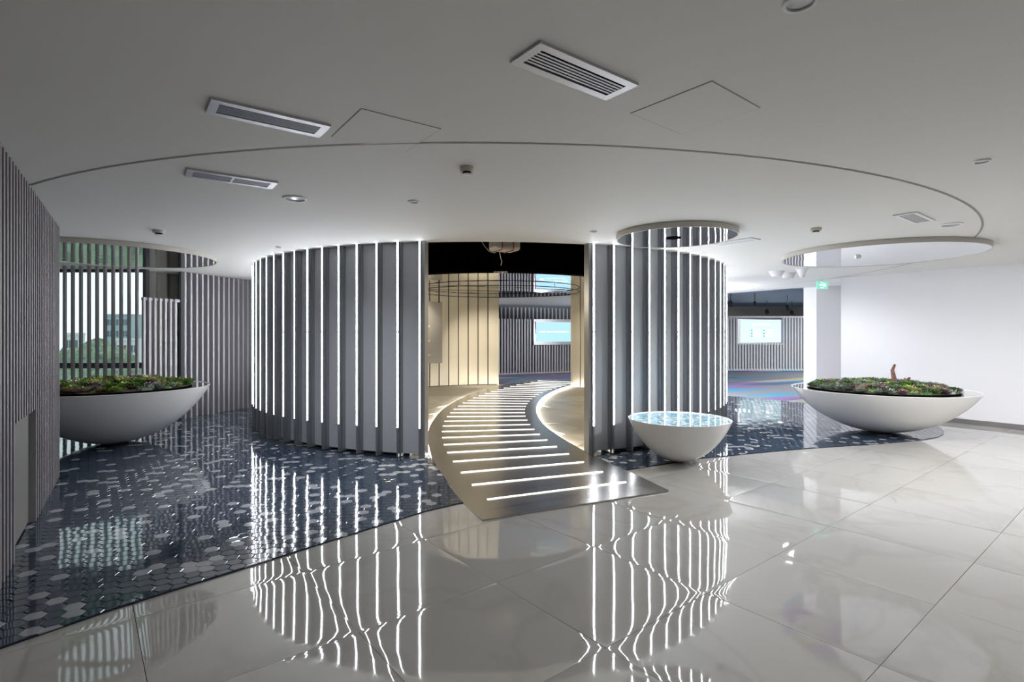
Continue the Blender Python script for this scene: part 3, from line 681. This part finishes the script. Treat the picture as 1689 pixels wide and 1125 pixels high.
# exit sign
p = at(1356, 461, 11.6); ex = thing('exit_sign', 'green lit exit sign hanging from the ceiling before the column', 'exit sign', (p.x, p.y, CEIL), rotz=.35)
m_exit = mat('exit_green', (.05, .4, .25), .3, emit=(.30, .80, .62), strength=.8); m_exw = mat('exit_white', (1, 1, 1), .4, emit=(.8, 1, .93), strength=1.0)
MB().abox(-.008, .008, -.008, .008, -.05, 0).build('hanger', m_alu, ex)
MB().abox(-.155, .155, -.012, .012, -.21, -.05).build('case', m_exit, ex)
MB().abox(-.09, .06, -.015, -.012, -.14, -.115).abox(.03, .06, -.015, -.012, -.165, -.09).add([(.06, -.015, -.16), (.06, -.015, -.095), (.11, -.015, -.128)], [(0, 1, 2)]).build('arrow', m_exw, ex)
MB().abox(-.045, .0, -.015, -.012, -.085, -.065).abox(-.06, .015, -.015, -.012, -.195, -.175).build('pictogram', m_exw, ex)

# ---- projector in the void
pj = thing('projector', 'boxy white projector with red straps hanging in the black ceiling void', 'projector', (-.12, 8.55, 2.93), rotz=.5)
m_pj = mat('projector_case', (.55, .53, .49), .4)
bm = bmesh.new(); bmesh.ops.create_cube(bm, size=1); bmesh.ops.scale(bm, vec=(.42, .34, .24), verts=bm.verts); bmesh.ops.translate(bm, vec=(0, 0, .12), verts=bm.verts); bmesh.ops.bevel(bm, geom=list(bm.edges), offset=.05, segments=3, affect='EDGES', profile=.5)
me = bpy.data.meshes.new('case'); bm.to_mesh(me); bm.free(); me.materials.append(m_pj); link('case', me, pj)
m_red = mat('red_strap', (.35, .03, .025), .6)
for x in (-.13, .07): MB().tube([(x, -.176, .24), (x, -.176, .03), (x, -.15, -.006), (x, .15, -.006), (x, .176, .03), (x, .176, .24)], .008).build('strap', m_red, pj)
MB().tube([(-.1, 0, .24), (-.1, 0, 1.6)], .015).build('hanger', m_blackmet, pj); MB().tube([(.1, 0, .24), (.1, 0, 1.6)], .015).build('hanger', m_blackmet, pj)
MB().tube([(-.12, -.05, 0), (-.11, -.05, -.05), (-.08, -.02, -.11), (-.02, .05, -.16), (.04, .2, -.2)], .007).build('cable', m_pj, pj)
MB().tube([(-.14, -.05, 0), (-.2, -.05, -.05), (-.28, -.03, -.03), (-.36, 0, .06), (-.45, .1, .3)], .007).build('cable', m_pj, pj)
# ---- thin black ring under the mirror ceiling
rg = thing('ring_rail', 'thin black ring hanging just beneath the mirrored ceiling inside the drum', 'ring rail', (-.35, 14.4, CEIL-.06))
pts = [(2.15*math.cos(2*math.pi*k/90), 2.0*math.sin(2*math.pi*k/90), 0) for k in range(91)]
MB().tube(pts, .010, 6).build('ring', m_blackmet, rg)
for k in range(5):
    a = 2*math.pi*(k+.3)/5; MB().tube([(2.15*math.cos(a), 2.0*math.sin(a), 0), (2.15*math.cos(a), 2.0*math.sin(a), .054)], .006).build('hanger', m_blackmet, rg)
MB().tube([(-1.9, -.93, 0), (.6, -.1, 0), (2.0, .7, 0)], .006).build('cross_wire', m_blackmet, rg)
# ---- information board
p0, p1 = at(694, 600, 14.6), at(729, 498, 14.9)
ib = thing('info_board', 'grey information board with small gold and white lines inside the entrance', 'board', (0, 0, 0))
MB().wall((p0.x-.25, p0.y-.06), (p1.x, p1.y), p0.z, p1.z, .04).build('board_panel', mat('board_grey', (.34, .33, .32), .5), ib)
dirv = (Vector((p1.x, p1.y))-Vector((p0.x-.25, p0.y-.06))).normalized(); nb = Vector((dirv.y, -dirv.x))
m_gt = mat('gold_print', (.45, .33, .12), .5); m_wt = mat('white_print', (.8, .8, .8), .5)
for ypx, yw in ((531.5, 538.3), (555.5, 562), (579, 585.5)):
    def mark(x0, x1, yy, hh, m, nm):
        a, b = at(x0, yy, 14.7), at(x1, yy, 14.7)
        t0 = (Vector((a.x, a.y))-Vector((p0.x-.25, p0.y-.06))).dot(dirv); t1 = (Vector((b.x, b.y))-Vector((p0.x-.25, p0.y-.06))).dot(dirv); q = Vector((p0.x-.25, p0.y-.06))+nb*.023
        MB().wall(q+dirv*t0, q+dirv*t1, a.z-hh, a.z+hh, .004).build(nm, m, ib)
    for k in range(4): mark(700.2+k*2.4, 702.0+k*2.4, ypx, .018, m_gt, 'gold_mark')
    mark(699.5, 711.5, (ypx+yw)/2, .004, m_gt, 'gold_line')
    for k in range(4): mark(700.6+k*2.4, 702.5+k*2.4, yw, .02, m_wt, 'white_mark')
for x in (704, 724):
    a = at(x, 498, 14.8); MB().tube([(a.x, a.y+.03, a.z-.02), (a.x, a.y+.03, CEIL-.01)], .02).build('bracket', m_groove, ib)

# ---- screens and slats of the far hall
m_scr = mat('screen_blue', (.1, .3, .4), .5, emit=(.50, .78, .92), strength=.95); m_scr2 = mat('screen_white', (.3, .4, .4), .1, emit=(.72, .92, .97), strength=.92)
m_txt = mat('screen_text', (1, 1, 1), .3, emit=(1, 1, 1), strength=1.05); m_dia = mat('screen_mark', (.1, .3, .4), .3, emit=(.12, .42, .70), strength=.8)
m_bez = mat('tv_surround', (.72, .70, .70), .15, .6)
EP, EQ = Vector((-2.6, 20.6)), Vector((4.6, 23.6)); ed = (EQ-EP).normalized()
def tv_spot(x):                                     # where the ray at pixel x meets the exit slat line
    k = (x-CX)/F; t = (k*EP.y-EP.x)/(ed.x-k*ed.y); return EP+ed*t, t
sl_root = tag(empty('slat_screen', (EP.x, EP.y, 0)), 'dark grey slat screen with a wall screen seen through the rear exit of the drum', 'slat screen'); sl_root.rotation_euler = (0, 0, math.atan2(ed.y, ed.x))
_, t0 = tv_spot(879); _, t1 = tv_spot(943); ztop, zt0 = 2.24, 1.18
sa = MB().abox(-.025, .025, -.04, .04, .02, ztop).mesh('slat', m_slat_l); sb = MB().abox(-.025, .025, -.04, .04, .02, zt0-.02).mesh('slat', m_slat_l)
for k in range(60): link('slat', sb if t0-.04 < k*.125 < t1+.04 else sa, sl_root, (k*.125, 0, 0))
MB().abox(-.1, 7.5, -.03, .03, .0, .05).build('rail', m_slat_l, sl_root)
tvr = thing('wall_screen', 'light blue wall screen with a white caption on the slats seen through the drum', 'screen', (EP.x, EP.y, 0), rotz=math.atan2(ed.y, ed.x))
MB().abox(t0, t1, -.08, .06, zt0, ztop).build('surround', m_bez, tvr)
sx0, sx1, sz0, sz1 = t0+.10, t1-.10, zt0+.13, ztop-.12
MB().abox(sx0, sx1, -.10, -.08, sz0, sz1).build('display', m_scr, tvr)
for a, b in ((.1, .25), (.3, .46), (.49, .92)): 
    MB().abox(sx0+(sx1-sx0)*a, sx0+(sx1-sx0)*b, -.103, -.1, (sz0+sz1)/2-.018, (sz0+sz1)/2+.022).build('caption', m_txt, tvr)
MB().abox(t0+.05, t0+.09, -.085, -.08, sz0+.3, sz1+.02).build('red_mark', mat('crimson_mark', (.35, .02, .09), .4), tvr)
# band of slats set back above
up_root = struct(empty('wall_exit_back', (EP.x-1.2, EP.y+1.3, 0))); up_root.rotation_euler = (0, 0, math.atan2(ed.y, ed.x))
MB().abox(-1, 10, .1, .2, 0, CEIL+.3).build('backing', m_slat_dark, up_root)
su = MB().abox(-.03, .03, -.04, .1, .02, CEIL-.01).mesh('slat', m_slat)
for k in range(50): link('slat', su, up_root, (k*.19, 0, 0))
# white fence at the right with its screen
FY = 23.6
fx = lambda x: (x-CX)/F*FY
fz = lambda y: CAMZ-(y-HZ)*FY/F
fence = tag(empty('slat_screen', (fx(1196), FY, 0)), 'white slat fence at the end of the coloured carpet', 'slat screen')
x0 = fx(1196); tv0, tv1 = fx(1216)-x0, fx(1291)-x0
m_fence = mat('white_slat', (.72, .70, .71), .4)
fa = MB().abox(-.032, .032, -.05, .05, .02, fz(524)).mesh('slat', m_fence); fbm = MB().abox(-.032, .032, -.05, .05, .02, fz(566)).mesh('slat', m_fence)
k = 0
while k*.128 < 4.3: link('slat', fbm if tv0 < k*.128 < tv1 else fa, fence, (k*.128, 0, 0)); k += 1
for z in (fz(523), fz(610)): MB().abox(0, 4.3, -.02, .02, z-.04, z+.04).build('rail', m_fence, fence)
MB().abox(tv0, tv1, -.02, .02, fz(567)-.04, fz(567)+.04).build('rail', m_fence, fence)
tv = thing('wall_screen', 'bright white screen with six blue diamonds on the white fence', 'screen', (x0, FY, 0))
MB().abox(tv0, tv1, -.03, .06, fz(567), fz(526)).build('surround', m_bez, tv)
a0, a1, z0, z1 = fx(1220.5)-x0, fx(1287)-x0, fz(565), fz(528)
MB().abox(a0, a1, -.08, -.03, z0, z1).build('display', m_scr2, tv); MB().abox(a1, a1+.03, -.075, -.03, z0-.02, z1+.02).build('bezel', mat('blue_bezel', (.03, .07, .3), .3), tv)
for r, yy in enumerate((545, 550, 554.5)):
    for xx in (1238.6, 1258.5):
        cx_, cz_ = fx(xx)-x0, fz(yy); s = .045
        MB().add([(cx_-s, -.083, cz_), (cx_, -.083, cz_-s), (cx_+s, -.083, cz_), (cx_, -.083, cz_+s)], [(0, 1, 2, 3)]).build('diamond', m_dia, tv)
        MB().abox(cx_+.08, cx_+.4, -.083, -.08, cz_-.03, cz_+.03).build('caption', m_txt, tv)
MB().abox(fx(1239)-x0, fx(1254)-x0, -.083, -.08, fz(536.5), fz(534)).abox(fx(1256)-x0, fx(1268)-x0, -.083, -.08, fz(536.5), fz(534)).build('caption', m_txt, tv)
# backdrop behind the fence and the blue display there
struct(MB().abox(7.5, 16, 27.0, 27.1, 0, 2.3).build('wall_hall_partition', mat('dark_partition', (.03, .03, .035), .6)))
bs = thing('blue_display', 'dark blue speckled display glowing behind the white fence', 'display', (fx(1292)*1.1, 26.2, 0))
m_bd = mat('blue_display', (.02, .05, .12), .2, emit=(.1, .3, .5), strength=.5)
def bdn():
    N, L, b = nodes(m_bd); tc = N.new('ShaderNodeTexCoord'); v = N.new('ShaderNodeTexVoronoi'); v.inputs['Scale'].default_value = 6; r = N.new('ShaderNodeValToRGB')
    r.color_ramp.elements[0].color = (.35, .8, .95, 1); r.color_ramp.elements[0].position = .15; r.color_ramp.elements[1].color = (.03, .08, .22, 1); r.color_ramp.elements[1].position = .45
    L.new(tc.outputs['Object'], v.inputs['Vector']); L.new(v.outputs['Distance'], r.inputs[0]); L.new(r.outputs[0], b.inputs['Emission Color'])
bdn(); MB().abox(-.1, 1.3, -.03, .03, 1.1, 2.28).build('display', m_bd, bs); MB().abox(-.15, 1.35, .03, .08, 0, 2.33).build('stand', m_frame, bs)
# black spotlights of the hall
for x, y, Y, lb in ((1205, 501, 17.5, 'black ceiling spotlight half hidden by the drum edge'), (1299, 507, 19, 'largest black ceiling spotlight over the carpet'), (1265, 514, 22, 'black ceiling spotlight above the white screen'), (1306, 516, 22.5, 'black ceiling spotlight above the right end of the white fence'), (1245, 500, 18, 'small black ceiling spotlight close to the bulkhead')):
    p = at(x, y, Y); t = thing('spotlight', lb, 'spotlight', p); top = (3.0 if Y > 17.8 else 3.25)-p.z
    s = .6 if 'small' in lb else 1
    MB().tube([(0, 0, .03), (0, 0, top)], .012).build('stem', m_blackmet, t); MB().tube([(-.02*s, -.08*s, -.06*s), (0, 0, 0), (.03*s, .09*s, .07*s)], [.075*s, .09*s, .06*s], 12).build('head', m_blackmet, t)

# ================================================================== outside the window
m_bw = mat('pale_facade', (.62, .63, .62), .8); m_bg = mat('glass_facade', (.30, .38, .42), .5); m_bwin = mat('facade_window', (.10, .13, .15), .3); m_brick = mat('red_facade', (.32, .12, .09), .9)
struct(MB().abox(-260, -30, 30, 300, -14.2, -14).build('ground_outside', mat('grass_ground', (.14, .19, .12), 1)))
def building(label, x0, x1, ytop, Y, m, nx, nz, cols=True):
    a, b = at(x0, ytop, Y), at(x1, ytop, Y); t = thing('building', label, 'building', ((a.x+b.x)/2, Y, -14)); w = (b.x-a.x)/2; h = a.z+14
    MB().abox(-w, w, 0, w*1.4, 0, h).build('wall', m, t)
    MB().abox(-w*1.03, w*1.03, -.2, w*1.45, h, h+.5).build('roof', m, t)
    sw, sh = 2*w/nx, 3.2
    wm = MB().abox(-sw*.3, sw*.3, -.12, .1, -.8, .8).mesh('window', m_bwin)
    for i in range(nx):
        for k in range(nz):
            z = h-1.8-k*sh
            if z > 1: link('window', wm, t, (-w+sw*(i+.5), 0, z))
building('white apartment building at the left side of the window view', 108, 129, 553, 110, m_bw, 4, 5)
building('low white building in front of the trees outside the window', 129, 152, 579, 95, m_bw, 5, 3)
building('tall grey glass building outside the window', 176, 216, 521, 150, m_bg, 8, 9)
building('white terrace building below the tall glass tower outside', 192, 226, 562, 120, m_bw, 6, 4)
building('small red brick building outside the window', 194, 203, 577, 100, m_brick, 2, 2)
m_leaf = mat('tree_leaves', (.06, .14, .05), .9); add_noise_color(m_leaf, (.10, .14, .09), (.20, .26, .17), .9); m_bark = mat('bark', (.08, .06, .04), .9)
ti = 0
for x, ytop, Y, R in ((122, 612, 62, 3.5), (140, 598, 70, 4), (152, 566, 90, 6), (166, 560, 92, 6.5), (180, 572, 88, 5), (160, 604, 60, 4), (178, 608, 58, 3.5), (196, 600, 66, 4), (214, 606, 60, 4), (132, 566, 130, 7), (228, 596, 70, 4.5), (104, 600, 66, 4)):
    p = at(x, ytop, Y); t = thing('tree', 'leafy green tree outside the window', 'tree', (p.x, Y, -14), group='trees outside the window'); hh = p.z+14
    bm = bmesh.new()
    for k in range(7):
        a = random.uniform(0, 6.28); r = R*random.uniform(.45, .7) if k else R*.75
        c = Vector((math.cos(a)*R*.5, math.sin(a)*R*.5, hh-R*.9-random.uniform(0, R))) if k else Vector((0, 0, hh-R*.75))
        g = bmesh.ops.create_icosphere(bm, subdivisions=3, radius=r)
        for v in g['verts']: v.co = v.co*random.uniform(.86, 1.12)+c
    me = bpy.data.meshes.new('crown'); bm.to_mesh(me); bm.free(); me.materials.append(m_leaf); link('crown', me, t)
    MB().tube([(0, 0, 0), (0, 0, hh-R*1.2)], .35).build('trunk', m_bark, t)

# ================================================================== lamps of the place and added fill lights
for x, tx, p_ in ((-2.6, -2.5, 150), (-1.5, -.95, 620), (3.1, 2.5, 420)):       # warm wall washers inside the drum
    lamp('interior_spot', 'SPOT', (x, 13.4, CEIL-.12), p_, (1, .88, .69), (tx, 16.5, 1.15), .05, 48, 1.0)
for x, y in ((-3.2, 11.0), (2.8, 10.6)): lamp('interior_fill', 'POINT', (x, y, 2.45), 80, (1, .86, .64), None, .15)  # added warm fill, hidden behind the drum walls
lamp('void_fill', 'SPOT', (-.3, 7.35, 3.9), 560, (1, .86, .64), (-.2, 7.3, 0), .06, 60, .7)  # added spot; its bounce off the walkway warms the ceiling edge
for x, y, z in ((9.2, 15.2, 3.24), (12, 19, 2.99), (13.6, 21.0, 2.99), (13, 15, 3.24), (11, 29, 3.24)): lamp('hall_lamp', 'AREA', (x, y, z), 120, (.93, .96, 1), (x, y, 0), .35)
for x, y, p_ in ((4.77, 5.83, 300), (3.24, 3.7, 50), (5.2, 15.2, 120), (8.0, 2.5, 240), (3.0, -1.2, 60), (-1.5, -1.2, 30)): lamp('downlight_and_fill', 'SPOT', (x, y, CEIL-.03), p_, (.97, .97, 1), (x, y, 0), .05, 165, .5)  # some sit at ceiling fittings, the rest are added fill out of view
lamp('wall_fill', 'SPOT', (6.3, 4.3, CEIL-.03), 600, (.97, .97, 1), (7.9, 8.6, .1), .05, 72, 1.0)  # added fill without a fitting, brightens the white wall
lamp('cone_spot', 'SPOT', (5.36, 10.4, CEIL-.125), 130, (.97, .97, 1), (5.6, 10.6, 0), .05, 160, .6)
lamp('drum_fill', 'SPOT', (-1.9, 4.72, CEIL-.03), 190, (.93, .96, 1), (-2.4, 6.3, 0), .06, 104, 1.0)  # added fill for the left drum panels, set at the pale downlight
for x, y in ((4.0, 19.4), (-2.6, 19.2)): lamp('exit_fill', 'POINT', (x, y, 1.7), 75, (.92, .95, 1), None, .1)  # added lights out of view, brighten the ceiling beyond the exit
lamp('passage_fill', 'POINT', (4.75, 14.0, 1.7), 220, (.95, .97, 1), None, .15)  # added light hidden behind the drum, lifts the ceiling and column
lamp('disc_spot', 'SPOT', (-5.8, 7.85, CEIL-.075), 75, (1, .96, .88), (-5.85, 7.85, 0), .03, 62, .8)
lamp('disc_spot', 'SPOT', (5.5, 7.9, CEIL-.075), 90, (1, .98, .95), (5.9, 8.5, .7), .03, 62, .8)
